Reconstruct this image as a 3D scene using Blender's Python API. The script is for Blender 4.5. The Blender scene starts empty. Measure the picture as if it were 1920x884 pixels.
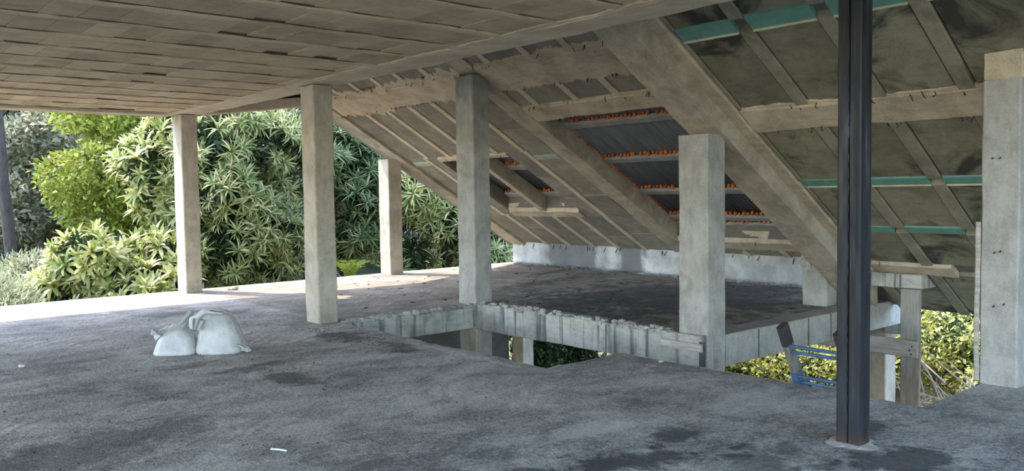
import bpy, math, random
import numpy as np
from mathutils import Vector, Matrix, noise

SC = bpy.context.scene
COL = SC.collection
rng = np.random.default_rng(7)
random.seed(7)

# ------------------------------------------------------------------ camera
FPX = 1575.46
cam_d = bpy.data.cameras.new('camera')
cam_d.sensor_width = 36.0
cam_d.lens = FPX / 1920 * 36.0
cam_d.clip_end = 500
cam = bpy.data.objects.new('camera', cam_d)
COL.objects.link(cam)
RR = ((0.75968973, -0.04529315, 0.64870644),
      (-0.65011255, -0.02987915, 0.75925022),
      (-0.01500604, -0.9985268, -0.05214453))
cam.matrix_world = Matrix(((RR[0][0], -RR[0][1], -RR[0][2], 0),
                           (RR[1][0], -RR[1][1], -RR[1][2], 0),
                           (RR[2][0], -RR[2][1], -RR[2][2], 1.5),
                           (0, 0, 0, 1)))
SC.camera = cam

# ------------------------------------------------------------------ sky, sun, exposure
SUN = Vector((0.33, -0.63, -1.0)).normalized()          # direction the light travels
w = bpy.data.worlds.new('sky')
SC.world = w
w.use_nodes = True
nt = w.node_tree
sky = nt.nodes.new('ShaderNodeTexSky')
sky.sky_type = 'NISHITA'
sky.sun_disc = False
sky.sun_elevation = math.asin(-SUN.z)
sky.sun_rotation = math.atan2(-SUN.x, -SUN.y)
sky.altitude = 100
sky.air_density = 1.0
sky.dust_density = 1.2
sky.ozone_density = 1.0
bg = nt.nodes['Background']
bg.inputs['Strength'].default_value = 0.78
nt.links.new(sky.outputs[0], bg.inputs['Color'])
sun_d = bpy.data.lights.new('sun', 'SUN')
sun_d.energy = 4.4
sun_d.angle = math.radians(0.8)
sun_d.color = (1.0, 0.86, 0.68)
sun = bpy.data.objects.new('sun', sun_d)
sun.rotation_euler = SUN.to_track_quat('-Z', 'Y').to_euler()
sun.location = (-10, 20, 30)
COL.objects.link(sun)
SC.view_settings.view_transform = 'Standard'
SC.view_settings.look = 'None'
SC.view_settings.gamma = 1.0
SC.view_settings.use_curve_mapping = False
SC.view_settings.exposure = 1.0
SC.cycles.max_bounces = 10
SC.cycles.diffuse_bounces = 6

# ------------------------------------------------------------------ node helpers
def new_mat(name):
    m = bpy.data.materials.new(name)
    m.use_nodes = True
    n = m.node_tree
    return m, n, n.nodes['Principled BSDF']

def nd(n, t, **kw):
    x = n.nodes.new(t)
    for k, v in kw.items():
        setattr(x, k, v)
    return x

def lk(n, a, b):
    n.links.new(a, b)

def noise_n(n, vec, scale, detail=4, rough=0.55, dist=0.0):
    t = nd(n, 'ShaderNodeTexNoise')
    t.inputs['Scale'].default_value = scale
    t.inputs['Detail'].default_value = detail
    t.inputs['Roughness'].default_value = rough
    t.inputs['Distortion'].default_value = dist
    lk(n, vec, t.inputs['Vector'])
    return t.outputs['Fac']

def ramp(n, fac, stops):
    r = nd(n, 'ShaderNodeValToRGB')
    e = r.color_ramp.elements
    e[0].position, e[0].color = stops[0][0], (*stops[0][1], 1)
    e[1].position, e[1].color = stops[-1][0], (*stops[-1][1], 1)
    for p, c in stops[1:-1]:
        x = e.new(p)
        x.color = (*c, 1)
    lk(n, fac, r.inputs['Fac'])
    return r.outputs['Color']

def framp(n, fac, a, b, lo=0.0, hi=1.0):
    m = nd(n, 'ShaderNodeMapRange')
    m.inputs['From Min'].default_value = a
    m.inputs['From Max'].default_value = b
    m.inputs['To Min'].default_value = lo
    m.inputs['To Max'].default_value = hi
    lk(n, fac, m.inputs['Value'])
    return m.outputs['Result']

def math_n(n, op, a, b=None):
    m = nd(n, 'ShaderNodeMath', operation=op)
    for i, x in enumerate((a, b)):
        if x is None:
            continue
        if isinstance(x, (int, float)):
            m.inputs[i].default_value = x
        else:
            lk(n, x, m.inputs[i])
    return m.outputs[0]

def mixc(n, fac, a, b, mode='MIX'):
    m = nd(n, 'ShaderNodeMix', data_type='RGBA', blend_type=mode)
    if isinstance(fac, (int, float)):
        m.inputs['Factor'].default_value = fac
    else:
        lk(n, fac, m.inputs['Factor'])
    for key, x in ((6, a), (7, b)):
        if isinstance(x, tuple):
            m.inputs[key].default_value = (*x, 1)
        else:
            lk(n, x, m.inputs[key])
    return m.outputs[2]

def coords(n, scale=(1, 1, 1), rot=(0, 0, 0), loc=(0, 0, 0), world=True):
    if world:
        src = nd(n, 'ShaderNodeNewGeometry').outputs['Position']
    else:
        src = nd(n, 'ShaderNodeTexCoord').outputs['Object']
    mp = nd(n, 'ShaderNodeMapping')
    mp.inputs['Scale'].default_value = scale
    mp.inputs['Rotation'].default_value = rot
    mp.inputs['Location'].default_value = loc
    lk(n, src, mp.inputs['Vector'])
    return mp.outputs['Vector']

def bump(n, bs, h, strength, dist=0.02):
    b = nd(n, 'ShaderNodeBump')
    b.inputs['Strength'].default_value = strength
    b.inputs['Distance'].default_value = dist
    lk(n, h, b.inputs['Height'])
    lk(n, b.outputs['Normal'], bs.inputs['Normal'])

def concrete(name, light, dark, grain=(3, 3, 3), stain=0.5, stain_col=(0.06, 0.058, 0.05), stain_scale=1.1,
             stain_lo=0.56, stain_hi=0.72, streak=0.0, tone=0.0, bumpy=0.35, rough=0.9):
    """grey concrete: mottling, plank grain (stretched noise), blotchy stains, drip streaks, per piece tone"""
    m, n, bs = new_mat(name)
    p = coords(n)
    big = noise_n(n, p, 2.6, 7, 0.68, 0.3)
    gr = noise_n(n, coords(n, scale=grain), 6.0, 4, 0.6)
    fine = noise_n(n, p, 60, 2, 0.6)
    f = math_n(n, 'ADD', math_n(n, 'MULTIPLY', big, 0.7), math_n(n, 'MULTIPLY', gr, 0.3))
    f = math_n(n, 'ADD', f, math_n(n, 'MULTIPLY', math_n(n, 'SUBTRACT', fine, 0.5), 0.25))
    c = ramp(n, f, [(0.40, dark), (0.60, light)])
    if stain:
        s = framp(n, noise_n(n, p, stain_scale, 5, 0.62, 0.6), stain_lo, stain_hi, 0, stain)
        c = mixc(n, s, c, stain_col)
    if streak:
        sv = noise_n(n, coords(n, scale=(9, 9, 0.5)), 1.0, 3, 0.6)
        s = framp(n, sv, 0.52, 0.64, 0, streak)
        c = mixc(n, s, c, stain_col)
    if tone:
        oi = nd(n, 'ShaderNodeObjectInfo').outputs['Random']
        t = framp(n, oi, 0, 1, 1 - tone, 1 + tone * 0.6)
        hs = nd(n, 'ShaderNodeHueSaturation')
        lk(n, t, hs.inputs['Value'])
        lk(n, c, hs.inputs['Color'])
        c = hs.outputs['Color']
    lk(n, c, bs.inputs['Base Color'])
    bs.inputs['Roughness'].default_value = rough
    hgt = math_n(n, 'ADD', math_n(n, 'MULTIPLY', gr, 0.7), math_n(n, 'MULTIPLY', fine, 0.5))
    bump(n, bs, hgt, bumpy, 0.012)
    return m

def plain(name, col, rough=0.7, var=0.25, scale=8.0, metal=0.0, bmp=0.2, stretch=(1, 1, 1)):
    m, n, bs = new_mat(name)
    p = coords(n, scale=stretch)
    f = noise_n(n, p, scale, 4, 0.6)
    d = tuple(x * (1 - var) for x in col)
    l = tuple(min(1, x * (1 + var)) for x in col)
    lk(n, ramp(n, f, [(0.3, d), (0.7, l)]), bs.inputs['Base Color'])
    bs.inputs['Roughness'].default_value = rough
    bs.inputs['Metallic'].default_value = metal
    bump(n, bs, noise_n(n, p, scale * 3, 3), bmp, 0.01)
    return m

def leaf_mat(name, cols, trans=0.35, rough=0.4):
    m, n, bs = new_mat(name)
    g = nd(n, 'ShaderNodeNewGeometry')
    oi = nd(n, 'ShaderNodeObjectInfo')
    r = math_n(n, 'FRACT', math_n(n, 'ADD', g.outputs['Random Per Island'], oi.outputs['Random']))
    k = len(cols)
    c = ramp(n, r, [(i / (k - 1), x) for i, x in enumerate(cols)])
    lk(n, c, bs.inputs['Base Color'])
    bs.inputs['Roughness'].default_value = max(0.45, rough)
    bs.inputs['Specular IOR Level'].default_value = 0.3
    tr = nd(n, 'ShaderNodeBsdfTranslucent')
    gm = nd(n, 'ShaderNodeGamma')
    gm.inputs['Gamma'].default_value = 0.72
    lk(n, c, gm.inputs['Color'])
    lk(n, gm.outputs['Color'], tr.inputs['Color'])
    mx = nd(n, 'ShaderNodeMixShader')
    mx.inputs[0].default_value = trans
    lk(n, bs.outputs[0], mx.inputs[1])
    lk(n, tr.outputs[0], mx.inputs[2])
    lk(n, mx.outputs[0], n.nodes['Material Output'].inputs['Surface'])
    return m

# ------------------------------------------------------------------ materials
def floor_mat(name, light, mid, dark, blots, back=False):
    """rough screed: aggregate speckle, pale lime blooms, dark blotches at their own places"""
    m, n, bs = new_mat(name)
    p = coords(n)
    f1 = noise_n(n, p, 0.9, 6, 0.62, 0.4)
    f2 = noise_n(n, coords(n, scale=(1.0, 1.5, 1), rot=(0, 0, 0.5)), 2.6, 6, 0.7, 0.5)
    sp = noise_n(n, p, 75, 2, 0.7)
    sp2 = noise_n(n, p, 26, 3, 0.7)
    f = math_n(n, 'ADD', math_n(n, 'MULTIPLY', f1, 0.5), math_n(n, 'MULTIPLY', f2, 0.5))
    f = math_n(n, 'ADD', f, math_n(n, 'MULTIPLY', math_n(n, 'SUBTRACT', sp, 0.5), 0.5))
    f = math_n(n, 'ADD', f, math_n(n, 'MULTIPLY', math_n(n, 'SUBTRACT', sp2, 0.5), 0.4))
    c = ramp(n, f, [(0.36, dark), (0.49, mid), (0.62, light)])
    edge = noise_n(n, p, 3.5, 6, 0.7, 0.5)
    for (x, y, rx, ry, rot, amt, col) in blots:
        mp = nd(n, 'ShaderNodeMapping', vector_type='TEXTURE')
        mp.inputs['Location'].default_value = (x, y, 0)
        mp.inputs['Rotation'].default_value = (0, 0, rot)
        mp.inputs['Scale'].default_value = (rx, ry, 1e3)
        lk(n, nd(n, 'ShaderNodeNewGeometry').outputs['Position'], mp.inputs['Vector'])
        ln = nd(n, 'ShaderNodeVectorMath', operation='LENGTH')
        lk(n, mp.outputs[0], ln.inputs[0])
        d = math_n(n, 'ADD', ln.outputs['Value'], math_n(n, 'MULTIPLY', math_n(n, 'SUBTRACT', edge, 0.5), 3.6))
        k = framp(n, d, 0.55, 1.05, amt, 0)
        c = mixc(n, k, c, col)
    lk(n, c, bs.inputs['Base Color'])
    bs.inputs['Roughness'].default_value = 0.88
    rid = nd(n, 'ShaderNodeTexWave')
    rid.inputs['Scale'].default_value = 2.1
    rid.inputs['Distortion'].default_value = 9.0
    rid.inputs['Detail'].default_value = 3
    lk(n, coords(n, rot=(0, 0, 0.9)), rid.inputs['Vector'])
    h = math_n(n, 'ADD', math_n(n, 'MULTIPLY', sp, 0.35), math_n(n, 'MULTIPLY', sp2, 0.7))
    h = math_n(n, 'ADD', h, math_n(n, 'MULTIPLY', math_n(n, 'MULTIPLY', rid.outputs['Fac'], framp(n, f1, 0.5, 0.65)), 0.6))
    bump(n, bs, h, 0.7, 0.02)
    return m

BROWN = (0.075, 0.066, 0.052)
SOOT = (0.035, 0.036, 0.042)
PALE = (0.56, 0.55, 0.53)
MAT = {}
MAT['floor'] = floor_mat('screed_floor', (0.55, 0.52, 0.475), (0.34, 0.325, 0.30), (0.14, 0.137, 0.132), [
    (3.45, 3.05, 0.75, 0.22, -0.35, 0.85, SOOT), (4.05, 3.2, 0.3, 0.14, 0.2, 0.8, SOOT), (3.95, 2.55, 0.5, 0.2, 0.4, 0.6, SOOT),
    (4.55, 2.05, 0.55, 0.22, -0.6, 0.8, SOOT), (4.95, 2.5, 0.35, 0.14, 0.0, 0.7, SOOT), (4.1, 1.9, 0.3, 0.14, 0.0, 0.8, BROWN),
    (3.0, 7.0, 0.35, 0.16, 0.2, 0.7, BROWN), (3.05, 6.35, 0.18, 0.45, 0.1, 0.75, BROWN), (2.55, 7.5, 0.3, 0.15, 0, 0.5, BROWN),
    (4.35, 7.9, 0.28, 0.5, 0.1, 0.7, SOOT), (4.45, 6.9, 0.15, 0.5, 0.0, 0.6, SOOT), (3.55, 11.0, 0.5, 0.3, 0.0, 0.6, BROWN),
    (4.2, 10.6, 0.5, 0.25, 0.0, 0.5, BROWN), (2.5, 2.75, 0.9, 0.25, -0.5, 0.5, PALE), (3.75, 3.65, 0.7, 0.12, -0.3, 0.55, PALE), (4.3, 5.6, 0.5, 0.15, 0.4, 0.5, PALE),
    (5.1, 3.4, 0.5, 0.25, 0.2, 0.4, PALE), (3.9, 6.7, 0.7, 0.12, -0.4, 0.55, PALE), (4.4, 8.3, 0.25, 0.12, -0.4, 0.5, PALE), (1.1, 4.6, 0.8, 0.15, 0.2, 0.5, PALE), (3.2, 4.9, 0.5, 0.1, 0.5, 0.45, PALE), (4.66, 6.2, 0.07, 0.9, 0, 0.6, PALE), (5.9, 4.6, 0.6, 0.35, 0.7, 0.45, (0.13, 0.13, 0.1)), (1.3, 5.4, 0.9, 0.4, 0.3, 0.5, SOOT)])
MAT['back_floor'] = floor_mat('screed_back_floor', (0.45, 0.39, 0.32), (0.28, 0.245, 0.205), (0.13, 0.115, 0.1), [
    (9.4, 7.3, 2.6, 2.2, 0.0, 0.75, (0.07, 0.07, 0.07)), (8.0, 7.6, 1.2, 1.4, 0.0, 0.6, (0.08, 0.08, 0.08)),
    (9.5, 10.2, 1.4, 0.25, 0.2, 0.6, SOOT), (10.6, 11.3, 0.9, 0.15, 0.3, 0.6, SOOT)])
MAT['block'] = concrete('ceiling_block', (0.56, 0.435, 0.295), (0.41, 0.315, 0.21), grain=(1, 2.5, 1), stain=0.25, tone=0.2, bumpy=0.3)
MAT['joist'] = concrete('joist_concrete', (0.62, 0.495, 0.345), (0.43, 0.34, 0.235), grain=(1, 4, 4), stain=0.3, bumpy=0.5)
MAT['edge'] = concrete('edge_beam_concrete', (0.64, 0.53, 0.395), (0.46, 0.38, 0.28), grain=(3, 0.6, 3), stain=0.3, bumpy=0.4)
MAT['pillar'] = concrete('pillar_concrete', (0.50, 0.44, 0.355), (0.33, 0.29, 0.235), grain=(3, 3, 1.0), stain=0.5, stain_scale=2.2,
                         stain_col=(0.16, 0.14, 0.11), bumpy=0.35)
MAT['pillar_grey'] = concrete('grey_pillar_concrete', (0.42, 0.40, 0.365), (0.28, 0.265, 0.24), grain=(3, 3, 1.0), stain=0.5, stain_scale=2.2,
                         stain_col=(0.15, 0.14, 0.12), bumpy=0.35)
MAT['beam'] = concrete('beam_concrete', (0.46, 0.44, 0.39), (0.28, 0.27, 0.238), grain=(0.8, 0.8, 4), stain=0.5, streak=0.85,
                       stain_col=(0.075, 0.075, 0.068), bumpy=0.35)
MAT['rafter'] = concrete('rafter_concrete', (0.47, 0.40, 0.31), (0.29, 0.245, 0.19), grain=(1.3, 1.8, 1.3), stain=0.6,
                         stain_col=(0.12, 0.10, 0.075), bumpy=0.35)
MAT['purlin'] = concrete('purlin_concrete', (0.60, 0.49, 0.36), (0.38, 0.31, 0.225), grain=(3, 0.8, 3), stain=0.5, stain_scale=1.6,
                         stain_col=(0.17, 0.135, 0.095), bumpy=0.7)
MAT['panel'] = concrete('roof_panel', (0.30, 0.265, 0.215), (0.20, 0.177, 0.142), grain=(2.5, 1, 1), stain=0.6, stain_scale=0.8,
                        stain_col=(0.06, 0.055, 0.045), stain_lo=0.55, stain_hi=0.75, tone=0.2, bumpy=0.25)
MAT['panel_low'] = concrete('damp_roof_panel', (0.27, 0.245, 0.17), (0.165, 0.15, 0.10), grain=(2.5, 1, 1), stain=0.95, stain_scale=1.5,
                            stain_col=(0.035, 0.034, 0.026), stain_lo=0.5, stain_hi=0.62, tone=0.18, bumpy=0.25)
m, n, bs = new_mat('limewashed_wall')
p = coords(n)
c = ramp(n, noise_n(n, p, 2.2, 6, 0.65), [(0.36, (0.36, 0.36, 0.345)), (0.62, (0.68, 0.68, 0.655))])
sx = nd(n, 'ShaderNodeSeparateXYZ')
lk(n, p, sx.inputs[0])
yy = math_n(n, 'ADD', sx.outputs['Y'], math_n(n, 'MULTIPLY', math_n(n, 'SUBTRACT', noise_n(n, p, 3.0, 5, 0.7), 0.5), 0.55))
band = ramp(n, framp(n, yy, 4.0, 14.0), [(0.0, (.25,) * 3), (0.24, (.5,) * 3), (0.32, (.2,) * 3), (0.48, (.1,) * 3), (0.505, (0,) * 3), (0.575, (0,) * 3), (0.59, (.9,) * 3), (0.635, (.9,) * 3),
                             (0.65, (0,) * 3), (0.69, (0,) * 3), (0.71, (.85,) * 3), (0.82, (.8,) * 3), (0.84, (0,) * 3), (1.0, (0,) * 3)])
c = mixc(n, band, c, (0.15, 0.15, 0.148))
low = framp(n, math_n(n, 'ADD', sx.outputs['Z'], math_n(n, 'MULTIPLY', noise_n(n, p, 5), 0.1)), 0.06, 0.12, 0.7, 0)
c = mixc(n, low, c, (0.12, 0.12, 0.12))
lk(n, c, bs.inputs['Base Color'])
bs.inputs['Roughness'].default_value = 0.9
bump(n, bs, noise_n(n, p, 14, 5, 0.65), 0.5, 0.015)
MAT['wall'] = m
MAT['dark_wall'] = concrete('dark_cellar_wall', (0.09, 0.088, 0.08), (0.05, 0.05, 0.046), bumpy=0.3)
MAT['damp_joist'] = concrete('damp_joist_concrete', (0.31, 0.275, 0.20), (0.20, 0.178, 0.13), grain=(1.3, 2, 1.3), stain=0.6, stain_scale=2.0,
                             stain_col=(0.07, 0.062, 0.046), bumpy=0.3)
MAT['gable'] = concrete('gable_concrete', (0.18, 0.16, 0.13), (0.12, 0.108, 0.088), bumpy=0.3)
MAT['teal'] = plain('teal_strip', (0.135, 0.29, 0.235), 0.7, 0.15)
MAT['mint'] = plain('mint_strip', (0.33, 0.40, 0.31), 0.7, 0.15)
MAT['cream'] = plain('cream_foam', (0.62, 0.56, 0.38), 0.8, 0.15)
MAT['sheet'] = plain('corrugated_fibre_sheet', (0.17, 0.175, 0.195), 0.55, 0.25, 3.0, stretch=(0.4, 3, 1))
MAT['batten'] = plain('batten_grey', (0.27, 0.26, 0.25), 0.8, 0.2)
MAT['foam'] = plain('orange_foam', (0.50, 0.135, 0.035), 0.75, 0.45, 14)
MAT['steel'] = None
MAT['wood'] = plain('weathered_wood', (0.30, 0.27, 0.235), 0.85, 0.3, 5, stretch=(6, 6, 0.7), bmp=0.5)
MAT['wood_flat'] = plain('weathered_board', (0.40, 0.36, 0.31), 0.85, 0.3, 5, stretch=(5, 0.7, 6), bmp=0.5)
MAT['nail'] = plain('rusty_nail', (0.045, 0.035, 0.03), 0.8, 0.3)
MAT['sack'] = None
MAT['bark'] = plain('dark_bark', (0.06, 0.05, 0.042), 0.95, 0.4, 10, stretch=(3, 3, 0.6), bmp=0.8)
MAT['grey_bark'] = plain('grey_bark', (0.20, 0.18, 0.16), 0.95, 0.3, 10, stretch=(3, 3, 0.6), bmp=0.8)
MAT['twig'] = plain('dry_twig', (0.36, 0.29, 0.23), 0.9, 0.3)
MAT['soil'] = plain('dry_grassy_soil', (0.12, 0.12, 0.06), 0.95, 0.4, 2)
MAT['ladder'] = plain('ladder_dark_wood', (0.16, 0.145, 0.125), 0.7, 0.35, 6, stretch=(4, 4, 0.8))
MAT['cap'] = plain('black_rubber', (0.03, 0.025, 0.022), 0.8, 0.2)
MAT['blue'] = plain('blue_paint', (0.05, 0.095, 0.19), 0.5, 0.35, 9)
MAT['stone'] = plain('pale_rubble', (0.50, 0.47, 0.42), 0.9, 0.2, 12)
MAT['debris'] = plain('dark_crumbs', (0.05, 0.042, 0.034), 0.9, 0.4, 12)
MAT['gap_shade'] = plain('joint_gap_shade', (0.085, 0.065, 0.045), 0.95, 0.4, 10)  # dark colour painted for the shade in the ceiling gaps
MAT['white'] = plain('white_plastic', (0.75, 0.75, 0.74), 0.5, 0.05)

m, n, bs = new_mat('blue_black_steel')
p = coords(n, scale=(4, 4, 0.5))
c = ramp(n, noise_n(n, p, 4, 5, 0.65), [(0.4, (0.008, 0.009, 0.013)), (0.6, (0.02, 0.023, 0.032)), (0.75, (0.075, 0.082, 0.1))])
sx = nd(n, 'ShaderNodeSeparateXYZ')
lk(n, nd(n, 'ShaderNodeNewGeometry').outputs['Position'], sx.inputs[0])
c = mixc(n, framp(n, math_n(n, 'ADD', sx.outputs['Z'], math_n(n, 'MULTIPLY', noise_n(n, coords(n), 12), 0.12)), 0.06, 0.16, 0.6, 0), c, (0.09, 0.045, 0.022))
lk(n, c, bs.inputs['Base Color'])
bs.inputs['Metallic'].default_value = 0.0
bs.inputs['Specular IOR Level'].default_value = 0.32
lk(n, framp(n, noise_n(n, p, 6), 0.3, 0.7, 0.35, 0.65), bs.inputs['Roughness'])
MAT['steel'] = m

m, n, bs = new_mat('woven_white_plastic')
p = coords(n)
c = ramp(n, noise_n(n, p, 9, 5, 0.6), [(0.3, (0.45, 0.44, 0.435)), (0.65, (0.63, 0.62, 0.615))])
lk(n, c, bs.inputs['Base Color'])
bs.inputs['Roughness'].default_value = 0.6
wv = nd(n, 'ShaderNodeTexWave')
wv.inputs['Scale'].default_value = 60
lk(n, p, wv.inputs['Vector'])
bump(n, bs, math_n(n, 'ADD', math_n(n, 'MULTIPLY', wv.outputs['Fac'], 0.12), noise_n(n, p, 22, 4, 0.6)), 0.45, 0.02)
MAT['sack'] = m

MAT['leaf_strap'] = leaf_mat('strap_leaf', [(0.11, 0.16, 0.035), (0.22, 0.26, 0.075), (0.42, 0.42, 0.17), (0.66, 0.60, 0.32)], 0.42, 0.35)
MAT['leaf_strap_dark'] = leaf_mat('dark_strap_leaf', [(0.05, 0.095, 0.03), (0.11, 0.165, 0.055), (0.25, 0.28, 0.12), (0.46, 0.45, 0.25)], 0.4, 0.35)
MAT['leaf_pale'] = leaf_mat('pale_leaf', [(0.20, 0.25, 0.05), (0.33, 0.37, 0.10), (0.54, 0.52, 0.21), (0.72, 0.66, 0.36)], 0.42, 0.35)
MAT['leaf_yellow'] = leaf_mat('yellow_green_leaf', [(0.11, 0.15, 0.015), (0.25, 0.30, 0.035), (0.42, 0.44, 0.09)], 0.35, 0.45)
MAT['leaf_grey'] = leaf_mat('grey_green_leaf', [(0.085, 0.095, 0.045), (0.17, 0.175, 0.09), (0.30, 0.29, 0.175), (0.50, 0.47, 0.33)], 0.45, 0.45)
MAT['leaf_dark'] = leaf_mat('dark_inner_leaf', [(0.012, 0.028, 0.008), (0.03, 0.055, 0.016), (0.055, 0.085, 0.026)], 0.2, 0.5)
MAT['leaf_feather'] = leaf_mat('feathery_leaf', [(0.24, 0.28, 0.13), (0.38, 0.41, 0.22), (0.55, 0.56, 0.36)], 0.3, 0.5)
MAT['leaf_low'] = leaf_mat('low_shrub_leaf', [(0.15, 0.19, 0.03), (0.34, 0.36, 0.06), (0.56, 0.53, 0.15), (0.74, 0.68, 0.32)], 0.45, 0.4)
MAT['leaf_fern'] = leaf_mat('fern_leaf', [(0.28, 0.34, 0.03), (0.42, 0.46, 0.07)], 0.5, 0.4)

# ------------------------------------------------------------------ object helpers
def origin(o):
    v = Vector((0, 0, 0))
    while o is not None:
        v += o.location
        o = o.parent
    return v

def tag(o, label=None, cat=None, group=None, kind=None):
    if label: o['label'] = label
    if cat: o['category'] = cat
    if group: o['group'] = group
    if kind: o['kind'] = kind
    return o

def empty(name, loc, label=None, cat=None, group=None, kind=None):
    o = bpy.data.objects.new(name, None)
    o.location = loc
    o.empty_display_size = 0.1
    COL.objects.link(o)
    return tag(o, label, cat, group, kind)

def mesh_obj(name, verts, faces, mat, parent=None, loc=None, smooth=False):
    """verts in world space; the object's origin is `loc` (or its parent's origin)"""
    base = origin(parent) if parent is not None else Vector((0, 0, 0))
    at = Vector(loc) if loc is not None else base
    me = bpy.data.meshes.new(name)
    off = np.array(at)
    v = np.asarray(verts, float) - off
    me.from_pydata(v.tolist(), [], faces)
    me.materials.append(MAT[mat] if isinstance(mat, str) else mat)
    if smooth:
        me.polygons.foreach_set('use_smooth', [True] * len(me.polygons))
    me.update()
    o = bpy.data.objects.new(name, me)
    o.location = at - base
    o.parent = parent
    COL.objects.link(o)
    return o

def jit(v, amp, sc=3.0):
    if not amp:
        return v
    d = noise.noise_vector(Vector((v[0] * sc + 11.3, v[1] * sc + 5.1, v[2] * sc + 2.7)))
    d2 = noise.noise_vector(Vector((v[0] * sc * 4.1, v[1] * sc * 4.1, v[2] * sc * 4.1)))
    return (v[0] + amp * (d.x + 0.5 * d2.x), v[1] + amp * (d.y + 0.5 * d2.y), v[2] + amp * (d.z + 0.5 * d2.z))

class MB:
    def __init__(self):
        self.v, self.f = [], []
    def bar(self, o, ax, au, av, ch=0.008, seg=0.25, amp=0.0, sc=3.0):
        """parallelepiped from corner o; stations along ax, chamfered (u, v) profile"""
        o, ax, au, av = Vector(o), Vector(ax), Vector(au), Vector(av)
        lu, lv = au.length, av.length
        cu, cv = min(0.3, ch / lu), min(0.3, ch / lv)
        if ch:
            prof = [(cu, 0), (1 - cu, 0), (1, cv), (1, 1 - cv), (1 - cu, 1), (cu, 1), (0, 1 - cv), (0, cv)]
        else:
            prof = [(0, 0), (1, 0), (1, 1), (0, 1)]
        k = len(prof)
        n = max(1, int(round(ax.length / seg))) if amp else 1
        b = len(self.v)
        flip = ax.dot(au.cross(av)) > 0
        for i in range(n + 1):
            for (s, t) in prof:
                q = o + ax * (i / n) + au * s + av * t
                self.v.append(jit(q, amp, sc))
        F = []
        for i in range(n):
            for j in range(k):
                a, c = b + i * k + j, b + i * k + (j + 1) % k
                F.append((a, c, c + k, a + k))
        F.append(tuple(b + j for j in reversed(range(k))))
        F.append(tuple(b + n * k + j for j in range(k)))
        if not flip:
            F = [tuple(reversed(x)) for x in F]
        self.f += F
        return self
    def box(self, x0, x1, y0, y1, z0, z1, axis='x', **kw):
        X, Y, Z = (x1 - x0, 0, 0), (0, y1 - y0, 0), (0, 0, z1 - z0)
        a = {'x': (X, Y, Z), 'y': (Y, Z, X), 'z': (Z, X, Y)}[axis]
        return self.bar((x0, y0, z0), *a, **kw)
    def tube(self, pts, rad, k=6):
        pts = [Vector(p) for p in pts]
        b = len(self.v)
        n = len(pts)
        for i, p in enumerate(pts):
            d = (pts[min(i + 1, n - 1)] - pts[max(i - 1, 0)]).normalized()
            e = d.orthogonal().normalized() if i == 0 else (e - d * e.dot(d)).normalized()
            g = d.cross(e)
            r = rad[i] if isinstance(rad, (list, tuple)) else rad
            for j in range(k):
                t = 2 * math.pi * j / k
                self.v.append(tuple(p + (e * math.cos(t) + g * math.sin(t)) * r))
        for i in range(n - 1):
            for j in range(k):
                a, c = b + i * k + j, b + i * k + (j + 1) % k
                self.f.append((a, c, c + k, a + k))
        self.f.append(tuple(b + j for j in reversed(range(k))))
        self.f.append(tuple(b + (n - 1) * k + j for j in range(k)))
        return self
    def blob(self, c, r, seed=0, k=6, rows=4, amp=0.3):
        b = len(self.v)
        for i in range(rows + 1):
            ph = math.pi * i / rows
            for j in range(k):
                t = 2 * math.pi * j / k
                d = Vector((math.sin(ph) * math.cos(t), math.sin(ph) * math.sin(t), math.cos(ph)))
                s = 1 + amp * noise.noise(d * 1.3 + Vector((seed * 3.7, seed * 1.3, 0)))
                self.v.append((c[0] + d.x * r[0] * s, c[1] + d.y * r[1] * s, c[2] + d.z * r[2] * s))
        for i in range(rows):
            for j in range(k):
                a, e = b + i * k + j, b + i * k + (j + 1) % k
                self.f.append((a, a + k, e + k, e))
        return self
    def build(self, name, mat, parent=None, loc=None, smooth=False):
        return mesh_obj(name, self.v, self.f, mat, parent, loc, smooth)

def slab(name, outline, z0, z1, mat, parent, ragged=0.02, step=0.12):
    """a slab with a broken, uneven rim: outline is counter-clockwise in plan"""
    pts = []
    for i, a in enumerate(outline):
        b = outline[(i + 1) % len(outline)]
        L = math.dist(a[:2], b[:2])
        fine = len(a) > 2 and a[2]
        k = max(1, int(L / step)) if fine else 1
        for j in range(k):
            t = j / k
            pts.append((a[0] + (b[0] - a[0]) * t, a[1] + (b[1] - a[1]) * t, fine))
    V, F = [], []
    n = len(pts)
    for (x, y, fine) in pts:
        d = noise.noise_vector(Vector((x * 2.3, y * 2.3, 1.0))) + 0.7 * noise.noise_vector(Vector((x * 9, y * 9, 4.0)))
        r = ragged if fine else 0
        V.append((x + d.x * r, y + d.y * r, z1 - (abs(d.z) * 0.35 * r if fine else 0)))
    for (x, y, fine) in pts:
        d = noise.noise_vector(Vector((x * 3.3, y * 3.3, 7.0)))
        r = ragged if fine else 0
        V.append((x + d.x * r, y + d.y * r, z1 - 0.05 - (z1 - z0) * 0.08))
    for (x, y, fine) in pts:
        V.append((x, y, z0))
    F.append(tuple(range(n)))
    F.append(tuple(range(3 * n - 1, 2 * n - 1, -1)))
    for r in (0, 1):
        for i in range(n):
            j = (i + 1) % n
            F.append((r * n + j, r * n + i, (r + 1) * n + i, (r + 1) * n + j))
    return mesh_obj(name, V, F, mat, parent)

# plan (metres): x across the bays, y along the eave line, z up; near slab top at z = 0
L1, L2, XW = 4.57, 6.83, 11.47
YA, YB, YE, YG = 13.12, 8.84, 5.07, 2.25
CZ = 2.78
P1 = lambda x: 2.42 - 0.585 * (x - 8.07)          # underside of the upper pitched slab
K1 = 0.585
P2 = lambda x: 1.74 - 0.63 * (x - 7.94)           # underside of the lower pitched slab
K2 = 0.63

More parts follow.
